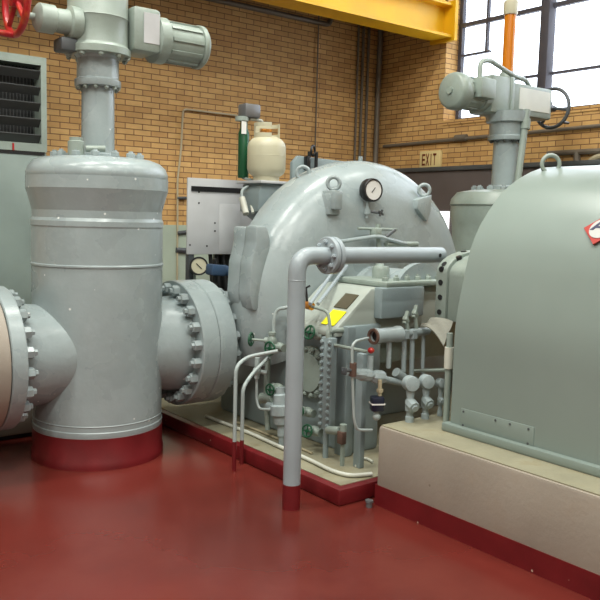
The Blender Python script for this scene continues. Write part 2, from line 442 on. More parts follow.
# beige pipe joined at the far left
bp_ = thing('steam_pipe', 'beige lagged steam pipe and flange at the left edge bolted to the big valve', 'pipe', (.6, VY, 0))
o = V((VX, VY, AZ)); dl = V((-1, 0, 0))
obj('pipe_flange', MB().lathe([(0, .705), (.432, .705), (.437, .71), (.437, .81), (.425, .82), (0, .82)], o, dl, 64), CONC, bp_)
obj('pipe_barrel', MB().lathe([(0, .82), (.40, .82), (.36, .9), (.36, 2.6), (0, 2.6)], o, dl, 48), CONC, bp_)
obj('pipe_stand', MB().b2(VX - 1.6, VX - 1.4, VY - .15, VY + .15, 0, AZ - .3), CONC, bp_)

# ------------------------------------------------------------------ turbine
TX, TZ, TY = 4.045, .963, 4.45
TR = 1.066
t = thing('steam_turbine', 'large rounded grey turbine casing with domed half disc face in the middle', 'turbine', (TX, 4.6, .1))
prof = [(0, -.27), (.53, -.265), (.78, -.245), (.88, -.22), (.965, -.175), (1.02, -.12), (1.053, -.06), (TR, 0), (TR, .10), (1.05, .20), (1.0, .29), (.9, .36), (0, .38)]
# lathe about +Y, upper half
bmx = MB()
F = frame((0, 1, 0))
ux = F.inverted() @ V((1, 0, 0)); a_start = math.atan2(ux.y, ux.x); uz = F.inverted() @ V((0, 0, 1)); a_z = math.atan2(uz.y, uz.x)
sg = 1 if math.sin(a_z - a_start) > 0 else -1
aa, ab = a_start + sg * math.radians(-22), a_start + sg * math.radians(202)
bmx.lathe(prof, (TX, TY, TZ), (0, 1, 0), 72, aa, ab)
obj('casing', bmx, GREY, t)
obj('joint_flange', MB().b2(3.22, 5.06, 4.25, 5.0, .90, .99, .02), GREY, t)
obj('rear_barrel', MB().lathe([(0, .25), (.56, .25), (.58, .3), (.58, .75), (.5, .85), (0, .9)], (TX + .15, TY, TZ - .02), (0, 1, 0), 56), GREY, t)
# side block at the left of the casing
sb = MB().prism([(2.985, .965), (2.955, 1.07), (2.965, 1.28), (3.0, 1.42), (3.0, 1.535), (3.09, 1.535), (3.12, 1.45), (3.14, .965)], (0, 4.33, 0), (1, 0, 0), (0, 0, 1), (0, .14, 0), .02)
obj('side_block', sb, GREY, t)
obj('side_block', MB().prism([(2.99, .965), (2.96, 1.07), (2.97, 1.28), (3.005, 1.42), (3.005, 1.525), (3.10, 1.525), (3.2, 1.4), (3.2, .965)], (0, 4.475, 0), (1, 0, 0), (0, 0, 1), (0, .15, 0), .02), GREY, t)
obj('side_stud', MB().cyl((3.2, 4.335, 1.31), (3.2, 4.28, 1.31), .016, n=10), DARKG, t)
# inlet flange and pipe from the valve
di = V((1, 0, 0)); o = V((VX, VY, AZ))
fl = obj('inlet_flange', MB().lathe([(0, .683), (.433, .683), (.44, .69), (.44, .81), (.43, .82), (0, .82)], o, di, 72), GREY, t)
nuts('flange_nut', fl, ring(o + di * .817, di, .395, 20, .1), di, .032, .05, GREY)
obj('inlet_pipe', MB().lathe([(.36, .81), (.365, .84), (.35, .95), (.34, 1.35), (0, 1.35)], o, di, 48), GREY, t)
# lower casing and bearing housing
obj('lower_casing', MB().b2(3.22, 4.9, 4.26, 5.1, .1, .93, .03), GREYB, t)
obj('chest', MB().b2(3.28, 3.54, 3.66, 4.27, .1, .93, .02), GREYB, t)
obj('chest_rib', MB().b2(3.22, 3.29, 3.63, 3.73, .1, .93, .01), GREYB, t)
hs = MB().prism([(3.15, .86), (3.15, .903), (3.455, 1.16), (4.5, 1.16), (4.75, .95), (4.75, .90)], (0, 3.68, 0), (1, 0, 0), (0, 0, 1), (0, .5, 0), .015)
obj('bearing_housing', hs, LGREY, t)
obj('front_cover', MB().b2(3.48, 3.87, 3.61, 3.69, .965, 1.165, .012), GREYB, t, 'blue grey front cover plate')
cp = obj('bearing_cap', MB().lathe([(0, 0), (.25, 0), (.25, .05), (.2, .06), (.2, .5), (0, .5)], (TX - .12, 3.70, 1.06), (0, 1, 0), 40), GREY, t)
obj('cap_flange', MB().b2(3.53, 4.3, 3.62, 4.12, 1.162, 1.2, .012), GREYG, t)
nuts('cap_nut', cp, [(3.58 + .1 * i, 3.69, 1.197) for i in range(6)], (0, 0, 1), .022, .04, GREYG)
obj('pedestal_wall', MB().b2(3.54, 4.6, 3.85, 4.2, .62, .92, .01), GREYG, t)
# nameplate and yellow sticker on the sloped cover
sl = V((.305, 0, .257)).normalized(); nn = V((-.257, 0, .305)).normalized(); ey = V((0, -1, 0))
Fm = Matrix((ey, sl, nn)).transposed()
c0 = V((3.15, 3.76, .903)) + sl * .255 + nn * .004
obj('nameplate', MB().box(V((c0.x, 3.795, c0.z)), (.125, .13, .006), Fm), OLIVE, t, 'dark olive data plate on the sloping cover')
c1 = V((3.15, 0, .903)) + sl * .105 + nn * .004
obj('warning_sticker', MB().prism([(-.065, -.07), (-.01, -.07), (0, -.03), (.02, -.08), (.06, -.065), (.065, .06), (-.065, .06)], V((c1.x, 3.775, c1.z)), ey, sl, nn * .004), LEMON, t, 'torn bright yellow sticker below the data plate')
# round bolted inspection cover on the chest
cc = at(311, 372, x=3.26)
ic = obj('inspection_cover', MB().lathe([(0, 0), (.175, 0), (.175, .03), (.13, .04), (.13, .055), (0, .06)], (3.285, cc.y, cc.z), (-1, 0, 0), 40), GREYG, t)
nuts('cover_nut', ic, ring((3.252, cc.y, cc.z), (-1, 0, 0), .152, 14), (-1, 0, 0), .017, .03, GREYG)


def lug(u, vv, yy, w, hh, side=0):
    """lifting lug: a block on the face with an eye bolt on top"""
    p = at(u, vv, y=yy)
    b = MB()
    if side: b.prism([(-w * .9, hh * .35), (w * .6, hh * .6), (w * .6, -hh * .15), (.2 * w, -hh * .6), (-w * .9, -hh * .05)], p + V((0, -.02, 0)), (1, 0, 0), (0, 0, 1), (0, .22, 0), .006)
    else: b.box(p + V((0, .06, 0)), (w, .2, hh), None, .01).box(p + V((0, .1, -.03)), (w * 1.35, .2, hh * 1.1), None, .008)
    lg = obj('lifting_lug', b, GREY, t)
    q = p + V((w * .15 if side else 0, .02, hh * .5 + .05))
    obj('eye_bolt', MB().torus(q, (-.6, -.8, 0), .042, .014, 28, 10).cyl(q - V((0, 0, .10)), q - V((0, 0, .04)), .018), GREY, lg)


lug(335, 200, 4.19, .075, .13)
lug(424, 208, 4.19, .10, .17, 1)
q = at(303, 173, y=4.52); obj('eye_bolt', MB().torus(q, (-.6, -.8, 0), .045, .014, 28, 10).cyl(q - V((0, 0, .17)), q - V((0, 0, .04)), .018), GREY, t)
q = at(360.5, 158.5, y=4.47); obj('vent_plug', MB().cyl(q - V((0, 0, .04)), q + V((0, 0, .015)), .016), GREY, t)

# coupling guard
GX0, GY0, GY1 = 3.60, 2.85, 3.26
g = thing('coupling_guard', 'green grey bolted guard with dark holes between turbine and rounded hood', 'machine guard', (TX, 2.85, PZ))
gp = [(GX0, 1.0), (GX0, 1.28)]
for k in range(1, 9):
    a = PI - k * PI / 16; gp.append((GX0 + .30 + .30 * math.cos(a), 1.28 + .13 * math.sin(a)))
gp += [(4.5, 1.41), (4.5, 1.0)]
obj('guard_shell', MB().prism(gp, (0, GY0, 0), (1, 0, 0), (0, 0, 1), (0, GY1 - GY0 - .09, 0), .008), GREYG, g)
obj('guard_flange', MB().prism([(x - .012 if x < 4 else x + .01, z + (.012 if z > 1 else -.005)) for x, z in gp], (0, GY1 - .085, 0), (1, 0, 0), (0, 0, 1), (0, .085, 0), .006), GREYG, g)
obj('guard_pedestal', MB().b2(3.75, 4.4, 2.88, 3.08, PZ, 1.01), DARKG, g)
for k, z in enumerate((1.05, 1.14, 1.23, 1.31)):
    obj('bolt_hole', MB().cyl((GX0 - .016, GY1 - .04, z), (GX0 + .01, GY1 - .04, z), .017, n=12), BLACK, g, 'dark bolt hole')
for k in (2, 4, 6):
    a = PI - k * PI / 16; p = V((GX0 + .30 + .30 * math.cos(a), GY1 - .04 - .05 * (k % 4 == 0), 1.28 + .13 * math.sin(a))); nrm = V((math.cos(a) * .13, 0, math.sin(a) * .3)).normalized()
    obj('bolt_hole', MB().cyl(p - nrm * .005, p + nrm * .018, .018, n=12), BLACK, g, 'dark bolt hole')

# ------------------------------------------------------------------ rounded hood
h = thing('machine_hood', 'big smooth grey green rounded hood on the beige plinth at right', 'machine hood', (TX, 1, PZ))
HP = [(3.262, .48), (3.262, .92), (3.264, 1.02), (3.278, 1.13), (3.303, 1.24), (3.328, 1.345), (3.357, 1.446), (3.388, 1.51), (3.428, 1.58), (3.50, 1.665), (3.586, 1.75), (3.66, 1.802), (3.756, 1.852), (3.85, 1.89), (3.938, 1.915), (4.0, 1.926), (TX, 1.93)]
full = HP + [(2 * TX - x, z) for x, z in HP[-2::-1]]
obj('hood_shell', MB().prism(full, (0, -1.9, 0), (1, 0, 0), (0, 0, 1), (0, 1.9 + 2.812, 0)), HOOD, h)
obj('hood_skirt', MB().b2(3.225, 2 * TX - 3.225, -1.95, 2.845, PZ + .004, PZ + .05, .008), HOOD, h)
ap = at(461, 408, x=3.258); ap2 = at(533, 445, x=3.258)
acc = obj('access_panel', MB().b2(3.257, 3.265, ap2.y, ap.y, ap2.z - .02, ap.z, .002), HOOD, h)
for (yy, zz) in ((ap.y - .02, ap.z - .015), (ap.y - .02, ap2.z + .0), ((ap.y + ap2.y) / 2, ap.z - .015), (ap2.y + .03, ap.z - .015), (ap2.y + .03, ap2.z), ((ap.y + ap2.y) / 2 - .09, ap.z - .015)):
    obj('panel_screw', MB().cyl((3.2585, yy, zz), (3.254, yy, zz), .006, n=8), DARKG, acc)
for yy, xx in ((2.72, 3.906), (1.1, 3.906)):
    obj('lifting_eye', MB().torus((xx, yy, 1.935), (-.6, -.8, 0), .05, .012, 24, 10, 0, 2 * PI), GREYG, h)
# emblem: red rotated square, white disc, navy letter
sc = V((3.428, 2.085, 1.578)); tg = V((.62, 0, .78)).normalized(); nz = V((-.78, 0, .62)).normalized(); ex = V((0, -1, 0)); sc = sc + nz * .006
rot = math.radians(44); q = .066
sq = [(q * 1.414 * math.cos(rot + k * PI / 2 + PI / 4), q * 1.414 * math.sin(rot + k * PI / 2 + PI / 4)) for k in range(4)]
sgn = obj('sign_plate', MB().prism(sq, sc, ex, tg, -nz * .005), SIGNR, h, 'red square emblem plate tilted on its corner')
obj('emblem_disc', MB().lathe([(0, 0), (.058, 0), (.058, .003), (0, .003)], sc, nz, 40), SIGNW, sgn)
LA = MB(); s_ = .034; o = sc + nz * .003
LA.prism([(-1.6, -.35), (-1.05, -.35), (-.05, 1.25), (-.5, 1.25)], o, ex * s_, tg * s_, nz * .002)
LA.prism([(-.45, 1.25), (-.0, 1.25), (.65, -.35), (.15, -.35)], o, ex * s_, tg * s_, nz * .002)
LA.prism([(-1.05, .02), (.3, .02), (.2, .32), (-.85, .32)], o, ex * s_, tg * s_, nz * .002)
obj('emblem_letter', LA, INK, sgn, 'navy slanted letter A')

# ------------------------------------------------------------------ big drain pipe in front
B = at(291, 507, z=0); d = thing('drain_pipe', 'tall pale grey pipe with red foot bending over in front of the turbine', 'pipe', (2.583, 3.338, 0))
bx, by, pz = 2.583, 3.338, 1.393
obj('red_foot', MB().cyl((bx, by, 0), (bx, by, .14), .0495, n=28), REDP, d, 'dark red painted foot of the pipe')
obj('pipe_run', MB().path([(bx, by, .13), (bx, by, pz), (2.79, by, pz)], .0485, 24, .125, 10), PALE, d)
obj('weld_ring', MB().torus((bx, by, pz - .13), (0, 0, 1), .046, .004, 28, 6), PALE, d)
obj('pipe_run', MB().path([(2.82, by, pz), (3.71, by, pz - .005)], .0475, 24), PALE, d)
obj('end_plug', MB().cyl((3.65, by - .049, pz - .005), (3.65, by - .042, pz - .005), .012, n=14), BLACK, d)
f = obj('pipe_flange', MB().lathe([(0, 0), (.1, 0), (.103, .003), (.103, .024), (.099, .027), (0, .027)], (2.78, by, pz), (1, 0, 0), 40), PALE, d)
f2 = obj('pipe_flange', MB().lathe([(0, 0), (.1, 0), (.103, .003), (.103, .024), (.099, .027), (0, .027)], (2.814, by, pz), (1, 0, 0), 40), PALE, d)
nuts('flange_nut', f, ring((2.78, by, pz), (-1, 0, 0), .075, 8), (-1, 0, 0), .014, .022, PALE)
nuts('flange_nut', f2, ring((2.841, by, pz), (1, 0, 0), .075, 8), (1, 0, 0), .014, .022, PALE)

# ------------------------------------------------------------------ gauge on the turbine face
G = at(374, 190, y=4.12)
pg = thing('pressure_gauge', 'round white dial gauge in a black case near the top of the turbine face', 'gauge', G)
gn = V((-.12, -1, .02)).normalized()
obj('gauge_case', MB().lathe([(0, -.07), (.078, -.07), (.083, -.06), (.083, -.008), (.077, 0), (.069, 0), (.069, -.01), (0, -.01)], G, gn, 40), BLACK, pg)
obj('dial', MB().lathe([(0, -.012), (.07, -.012), (.07, -.006), (0, -.006)], G, gn, 36), WHITE, pg)
Fg = frame(gn)
obj('needle', MB().box(G - gn * .004, (.005, .045, .003), Fg @ Matrix.Rotation(-.7, 3, 'Z')), BLACK, pg)
obj('gauge_stem', MB().path([G + V((-.01, .05, -.06)), G + V((-.01, .05, -.20))], .014, 10).cyl(G + V((-.01, .05, -.13)), G + V((-.01, .05, -.17)), .024, n=12), GREY, pg)
gv = at(381, 213, y=4.12)
obj('gauge_cock', MB().path([G + V((0, .05, -.15)), gv], .01, 8, .02).box(gv, (.05, .012, .012), (0, .5, 0)).box(gv, (.012, .012, .05), (0, .5, 0)), DARKG, pg, 'dark cross handle')

# manifold tubes under the gauge
def P(u, vv, y): return at(u, vv, y=y)
mf = thing('tube_manifold', 'small horizontal tubes and needle valve just above the long grey pipe', 'pipework', P(376, 240, 4.12))
obj('tube', MB().path([P(358, 228.5, 4.12), P(396, 229.5, 4.12)], .010, 8), GREYG, mf)
obj('tube', MB().path([P(332, 243, 4.12), P(378, 236, 4.07), P(402, 243, 4.07), P(415, 246, 4.12)], .014, 8, .05), GREY, mf)
obj('tube', MB().path([P(378, 224, 4.12), P(379, 262, 4.10)], .017, 10), GREYG, mf)
obj('tube', MB().path([P(386, 244, 4.09), P(417, 244, 4.09)], .019, 10), GREYG, mf)
obj('valve_knob', MB().path([P(386, 237, 4.07), P(395, 230, 4.07)], .012, 8), DARKG, mf)
obj('valve_block', MB().box(P(376, 232, 4.10), (.07, .06, .06), None, .01), GREYG, mf)
sp_ = at(381, 266, y=3.9)
obj('support', MB().lathe([(0, -.14), (.085, -.14), (.085, -.115), (.06, -.11), (.06, -.02), (.05, .0), (0, .0)], sp_, n=24).path([sp_ - V((0, 0, .03)), P(379, 262, 4.10)], .03, 12), GREYG, mf)

for k, (a, b) in enumerate((((310, 304), (336, 268)), ((318, 304), (347, 266)))):
    single('sloping_tube', ('upper', 'lower')[k] + ' of two thin pale tubes sloping up behind the tall grey pipe', 'tube', MB().path([P(*a, 3.83), P(*b, 4.15)], .012, 8), PALE)

# ------------------------------------------------------------------ level gauge and small piping on the kerb slab
LG = at(326, 432, x=3.125)
ltop = at(328, 337, x=3.125)
lx, ly, lz0, lz1 = 3.125, LG.y, LG.z + .02, ltop.z
lg = thing('level_gauge', 'tall narrow grey level gauge with two rows of bolts on the slab', 'level gauge', (lx, ly, .1))
obj('gauge_body', MB().b2(lx - .02, lx + .03, ly - .05, ly + .05, lz0, lz1, .008), GREYB, lg)
nb = 13
pl_ = []
for i in range(nb):
    z = lz0 + .03 + (lz1 - lz0 - .06) * i / (nb - 1); pl_ += [(lx - .02, ly - .034, z), (lx - .02, ly + .034, z)]
nuts('gauge_bolt', lg, pl_, (-1, 0, 0), .014, .018, GREYB)
obj('gauge_post', MB().path([(lx, ly, .1), (lx, ly, lz0 + .01)], .018, 10), GREYB, lg)
obj('top_connection', MB().path([(lx, ly, lz1 - .01), (lx, ly, lz1 + .04), (lx + .14, ly - .02, lz1 + .04)], .02, 10, .03), GREYG, lg)


def wheel(name, c, ax, R_, mat_, par, lab=None, sp=4):
    ax = V(ax).normalized(); m = MB().torus(c, ax, R_, R_ * .16, 24, 8); Fr = frame(ax)
    for k in range(sp):
        a = 2 * PI * k / sp; m.path([V(c), V(c) + Fr @ V((R_ * math.cos(a), R_ * math.sin(a), 0))], R_ * .13, 6)
    m.cyl(V(c) - ax * R_ * .2, V(c) + ax * R_ * .25, R_ * .28, n=12)
    return obj(name, m, mat_, par, lab)


def globe_valve(c, pipe, spin, label, R_=.042, wmat=None, reach=.12, r=.026, m=None):
    """small valve: body along pipe direction, stem along spin, wheel at its end"""
    c, pipe, spin = V(c), V(pipe).normalized(), V(spin).normalized(); m = m or GREYG
    o = thing('globe_valve', label, 'valve', c)
    obj('valve_body', MB().lathe([(0, -.06), (r, -.06), (r, -.04), (r * .8, -.035), (r * 1.25, -.015), (r * 1.25, .015), (r * .8, .035), (r, .04), (r, .06), (0, .06)], c, pipe, 16), m, o)
    obj('valve_stem', MB().cyl(c, c + spin * .05, r * .85, n=12).cyl(c + spin * .05, c + spin * reach, r * .32, n=8), m, o)
    wheel('handwheel', c + spin * reach, spin, R_, wmat or GREENW, o, 'dark green handwheel' if not wmat else None)
    return o


X1 = 3.055
globe_valve(at(272, 341, x=X1), (0, 0, 1), (-.55, .83, 0), 'small valve with dark green handwheel sticking out left below the turbine side block', .042, None, .15)
globe_valve(at(279, 347, x=3.095), (0, 1, 0), (-1, -.2, 0), 'small green wheeled valve just left of the tall grey pipe at mid height', .042, None, .09)
globe_valve(at(278, 388, x=3.125), (0, 1, 0), (-1, -.2, 0), 'small green wheeled valve left of the tall grey pipe above the white valve body', .036, None, .08)
globe_valve(at(318, 335, x=3.175), (0, 1, 0), (-1, -.1, .3), 'green wheeled valve beside the top of the level gauge', .042, None, .08)
globe_valve(at(308, 412, x=3.175), (0, 1, 0), (-1, -.1, .2), 'green wheeled valve right of the tall pipe below the round bolted cover', .036, None, .08)
globe_valve(at(315, 431, x=3.135), (0, 1, 0), (-1, -.2, .2), 'lowest green wheeled valve beside the foot of the level gauge', .038, None, .08)

wv = thing('drain_valve', 'pale grey valve body on the slab left of the tall grey pipe', 'valve', at(280, 430, x=3.055))
c = at(281, 410, x=3.055)
obj('valve_body', MB().lathe([(0, -.17), (.03, -.17), (.03, -.10), (.05, -.09), (.055, -.04), (.07, -.03), (.07, .03), (.05, .04), (.045, .10), (.03, .11), (.03, .15), (0, .15)], c, (0, .1, 1), 20), GREY, wv)
obj('outlet', MB().path([c + V((0, .0, 0)), c + V((0, .14, .0))], .03, 12), GREY, wv)
obj('valve_foot', MB().cyl((c.x, c.y - .017, .1), (c.x, c.y - .017, c.z - .16), .022, n=12), GREY, wv)

# two thin drains with red feet
for k, (u0, v0, pts, lab) in enumerate((
        (234, 471, [(237, 367), (247, 357), (278, 351)], 'left thin white drain pipe with red foot in front of the kerb'),
        (241.5, 464, [(244, 388), (252, 374), (268, 358)], 'right thin white drain pipe with red foot in front of the kerb'))):
    f0 = at(u0, v0, z=0); f0.x = min(f0.x, 2.79)
    o = thing('drain_pipe', lab, 'pipe', f0)
    obj('red_foot', MB().path([f0, f0 + V((0, 0, .19 if k == 0 else .16))], .0135, 12), REDP, o, 'dark red painted foot')
    P0 = f0 + V((0, 0, .18 if k == 0 else .15)); Q = [at(*p, x=f0.x + (.0, .10, .25)[i]) for i, p in enumerate(pts)]
    Q[0].y = f0.y; Q[0].x = f0.x
    obj('pipe_run', MB().path([P0] + Q, .0125, 10, .05), DRAINP, o)
tv = thing('needle_valve', 'pale needle valve with hanging loop tube between thin white drains and the tall pipe', 'valve', at(257, 371, x=2.975))
c = at(257, 371, x=2.975)
obj('valve_body', MB().path([c + V((0, 0, -.05)), c + V((0, 0, .09))], .018, 10).path([c, c + V((.05, -.04, -.01))], .014, 8).ball(c, .03), DRAINP, tv)
obj('loop_tube', MB().path([c + V((0, 0, -.04)), at(256.5, 400, x=2.975), at(259, 409, x=2.975), at(276, 409.5, x=3.025)], .009, 8, .05), DRAINP, tv)
single('bent_tube', 'thin pale tube arching from under the casing to behind the tall grey pipe', 'tube', MB().path([at(274, 350, x=3.075), at(273.5, 320, x=3.075), at(277, 309, x=3.095), at(291, 307, x=3.135)], .012, 8, .06), DRAINP)
single('riser_pipe', 'vertical grey riser behind the small green valves left of the tall pipe', 'pipe', MB().path([at(268, 358, x=3.075), at(266, 395, x=3.075), at(268, 430, x=3.075)], .02, 10, .05).path([at(262, 398, x=3.07), at(274, 398, x=3.075)], .036, 14), GREYG)
single('cross_pipe', 'grey horizontal tube running right from the level gauge to the red capped fitting', 'pipe', MB().path([at(334, 345, x=3.135), at(368, 352, x=3.065)], .011, 8), GREYG)
br = thing('brass_fitting', 'orange brass fitting with small black lever right beside the tall grey pipe', 'fitting', at(309, 306, x=3.125))
c = at(309, 306, x=3.125); obj('brass_body', MB().path([c + V((0, .05, .005)), c + V((0, -.03, -.0))], .026, 12), BRASS, br)
obj('brass_tube', MB().path([c + V((0, -.02, 0)), at(324, 310, x=3.125), at(328, 313, x=3.125), at(331, 332, x=3.125)], .01, 8, .02), GREYG, br)
obj('lever', MB().path([c + V((0, .02, .02)), at(306, 288, x=3.125), at(309.5, 286, x=3.125)], .008, 8), BLACK, br)

# header with vertical risers, near the plinth end
yh = 3.27
hd = thing('drain_header', 'grey pipe header with an open rusty mouth and four drop legs beside the plinth end', 'pipework', P(390, 336, yh))
m0, m1 = P(373.5, 336.5, yh), P(428, 331, yh)
ax = (m1 - m0).normalized()
obj('header_pipe', MB().path([m0 + ax * .19, m1], .024, 14), GREY, hd)
obj('open_mouth', MB().lathe([(.030, .02), (.034, 0), (.046, 0), (.048, .03), (.043, .05), (.043, .17), (.048, .18), (.048, .21), (0, .21)], m0, ax, 28), GREY, hd)
obj('mouth_ring', MB().lathe([(.030, .005), (.032, -.006), (.046, -.006), (.0465, .005)], m0, ax, 28), RUST, hd, 'rusty brown rim')
obj('mouth_bore', MB().cyl(m0 + ax * .02, m0 + ax * .024, .033, n=20), BLACK, hd)
for k, (u, vb) in enumerate(((389.5, 368), (404.5, 372), (412.5, 375), (423.5, 376))):
    a = P(u, 335, yh); b = P(u - 1, vb, yh); obj('drop_leg', MB().path([a, b], .0115 if k == 3 else .015, 10), GREY, hd)
    if k < 3: obj('union', MB().cyl(a - V((0, 0, .02)), a + V((0, 0, .03)), .03, n=6), GREY, hd)
for k, (u, vv) in enumerate(((406, 320), (415, 314))):
    c = P(u, vv, yh); hv = obj('needle_valve', MB().path([P(u + 2, 332, yh), c], .012, 8).box(c, (.06, .03, .03), (0, .6, .4), .008).box(c + V((0, 0, .015)), (.02, .02, .08), (0, .6, .4)), GREYG, hd)

lh = thing('condensate_line', 'lower grey pipe run with unions leading to the three steam traps', 'pipework', P(370, 374, yh))
ymid = 3.24
obj('pipe_run', MB().path([P(347, 372, ymid), P(368, 374, ymid), P(384, 379, ymid), P(402, 383, ymid)], .02, 12, .03), GREY, lh)
for u, vv, r in ((365, 375, .036), (378, 377, .04), (359, 374, .03)):
    c = P(u, vv, ymid); obj('union', MB().lathe([(0, -.04), (r * .8, -.04), (r, -.02), (r, .02), (r * .8, .04), (0, .04)], c, (.9, -.4, -.1), 8), GREY, lh)
obj('branch', MB().path([P(396, 372, ymid), P(405, 379, ymid)], .028, 12), GREY, lh)
obj('riser', MB().path([P(370, 372, ymid), P(370.5, 356, ymid)], .018, 10), GREY, lh)
obj('red_cap', MB().ball(P(371, 350.5, ymid), .02, (1, 1, .9)), REDW, lh, 'small red cap')

for k, (u, vv, vb, r, lab) in enumerate(((408, 384, 421, .045, 'leftmost and largest of the three grey steam traps on the plinth'),
                                          (424, 382, 418, .041, 'middle of the three grey steam traps on the plinth'),
                                          (435.5, 384, 414, .028, 'smallest grey steam trap on the plinth nearest the hood'))):
    ft = at(u - 1 if k < 2 else u - 2, vb, z=PZ + .004); ft.y = min(ft.y, 3.07)
    hp = P(u, vv, ft.y); tp = thing('steam_trap', lab, 'steam trap', ft)
    hp.x = ft.x; z = hp.z
    obj('trap_head', MB().lathe([(0, -.04), (r * .8, -.04), (r, -.03), (r, .02), (r * .9, .035), (0, .045)], V((ft.x, ft.y, z)), (-.45, -.85, .1), 24), GREY, tp)
    obj('trap_body', MB().lathe([(0, 0), (r * .55, 0), (r * .55, .03), (r * .42, .035), (r * .42, .06), (r * .6, .065), (r * .62, (z - ft.z) * .55), (r * .45, (z - ft.z) * .62), (r * .55, (z - ft.z) * .75), (r * .4, z - ft.z), (0, z - ft.z)], ft, (0, 0, 1), 16), GREY, tp)
    c = V((ft.x, ft.y, ft.z + (z - ft.z) * .5)); dd = V((-.2, -.85, -.35)).normalized()
    obj('trap_cap', MB().cyl(c, c + dd * r * 1.15, r * .75, n=8).cyl(c + dd * r * 1.15, c + dd * r * 1.4, r * .45, n=6), GREY, tp)

sw = thing('pressure_switch', 'dark navy switch box with a white band hanging below the small pipes', 'switch', P(377, 404, 3.2))
c = P(377, 403.5, 3.2); zr = Matrix.Rotation(-.5, 3, 'Z')
obj('switch_box', MB().box(c, (.075, .07, .085), zr, .012), NAVY, sw)
obj('white_band', MB().box(c + V((0, 0, .002)), (.078, .073, .008), zr), WHITE, sw, 'thin white band')
obj('stem', MB().path([c + V((.02, 0, .04)), P(380, 380, 3.2)], .012, 10).cyl(P(380, 392, 3.2), P(380, 389, 3.2), .02, n=6), CONDG, sw)
obj('end_cap', MB().ball(c - V((0, 0, .075)), .024).path([c - V((0, 0, .04)), c - V((0, 0, .06))], .014, 8), DRAINP, sw, 'round cream cap')

nv = thing('isolating_valve', 'small valve with rusty brown body on the thin pipe left of the lower pipe run', 'valve', P(353, 370, 3.19))
c = P(353, 370, 3.19); obj('valve_body', MB().path([c - V((0, 0, .035)), c + V((0, 0, .04))], .02, 8), RUST, nv)
obj('handle', MB().path([c, P(344, 371, 3.19)], .009, 8).box(P(344, 371, 3.19), (.01, .04, .04), None, .004), DARKG, nv)
single('thin_riser', 'thin pale tube rising beside the rusty valve and curling toward the plinth corner', 'tube',
       MB().path([P(368, 338, 3.26), P(356, 341, 3.19), P(352, 346, 3.19), P(352.5, 380, 3.19), P(354, 420, 3.19), P(357, 430, 3.19), P(372, 430, 3.19)], .008, 8, .04), DRAINP)
lv = thing('blowdown_valve', 'grey and rusty blowdown valve at the foot of the level gauge', 'valve', at(345, 437, x=3.105))
c = at(343, 434, x=3.105)
obj('valve_body', MB().path([at(328, 430, x=3.105), at(340, 431, x=3.105)], .026, 10).path([c + V((0, 0, .06)), c - V((0, 0, .06))], .022, 10), GREYG, lv)
obj('rusty_bonnet', MB().box(c - V((.01, 0, .02)), (.04, .05, .08), None, .008), RUST, lv)
obj('outlet_pipe', MB().path([c - V((0, 0, .05)), V((c.x, c.y, .1))], .014, 8), GREYG, lv)
gp_ = P(377, 460, 3.23)
single('vertical_post', 'flat grey steel post standing on the slab right of the level gauge', 'post', MB().b2(3.15, 3.19, 3.41, 3.47, .1, .8, .006), GREYB)

# cream hose along the kerb top
hz = .102 + .013
pts = [at(u, vv, z=hz) for u, vv in ((206, 416), (216, 420), (250, 433), (285, 449), (310, 460), (332, 471), (350, 476), (372, 474))]
single('cream_hose', 'cream hose lying along the slab edge behind the dark red kerb', 'hose', MB().path(pts, .0125, 10, .08), OFFW)
pts = [at(u, vv, z=.102 + .008) for u, vv in ((236, 422), (262, 432), (290, 444), (312, 453))]
single('thin_hose', 'thin grey tube lying on the slab close to the level gauge', 'hose', MB().path(pts, .008, 8, .08), CONDG)
single('tube_coil', 'loose curl of thin white tube on the slab beside the plinth corner', 'tube', MB().path([at(u, vv, z=.111) for u, vv in ((356, 466), (358, 459), (366, 458), (373, 462))], .008, 8, .05), OFFW)
single('floor_stub', 'tiny capped pipe stub on the red floor at the plinth corner', 'pipe stub', MB().cyl(at(369, 507, z=0), at(369, 507, z=0) + V((0, 0, .03)), .018, n=12).cyl(at(369, 507, z=0) + V((0, 0, .028)), at(369, 507, z=0) + V((0, 0, .04)), .024, n=6), STEEL)

# rag over the pipe end
rg = MB(); A = [P(420, 326, 3.27), P(444, 339.5, 3.0), P(451, 334, 3.0), P(453, 322, 3.05), P(432, 318, 3.2)]
b = bmesh.new(); N_ = 10
grid = []
for i in range(N_ + 1):
    row = []
    for j in range(7):
        s0, w0 = i / N_, j / 6
        p = A[0].lerp(A[1], s0).lerp(A[4].lerp(A[3], s0), w0); p = p + V((0, 0, .02 * math.sin(s0 * 3.1) + .008 * math.sin(w0 * 9 + s0 * 4) - .03 * (1 - w0) * s0 ** 2)); row.append(rg.bm.verts.new(p))
    grid.append(row)
low = [[rg.bm.verts.new(v_.co - V((0, 0, .007))) for v_ in row] for row in grid]
for i in range(N_):
    for j in range(6):
        rg.bm.faces.new([grid[i][j], grid[i + 1][j], grid[i + 1][j + 1], grid[i][j + 1]]); rg.bm.faces.new([low[i][j], low[i][j + 1], low[i + 1][j + 1], low[i + 1][j]])
def edge(seq):
    for (i, j), (k, l) in zip(seq, seq[1:]): rg.bm.faces.new([grid[i][j], low[i][j], low[k][l], grid[k][l]])
edge([(i, 0) for i in range(N_ + 1)]); edge([(i, 6) for i in range(N_ + 1)]); edge([(0, j) for j in range(7)]); edge([(N_, j) for j in range(7)])
single('folded_rag', 'grey brown rag folded over the pipes below the coupling guard', 'rag', rg, RAG)
gl = thing('guard_stand_pipe', 'short pale stand pipe with a pinkish sleeve beside the hood below the rag', 'pipe', P(449, 410, 2.92))
c = P(449, 356, 2.92)
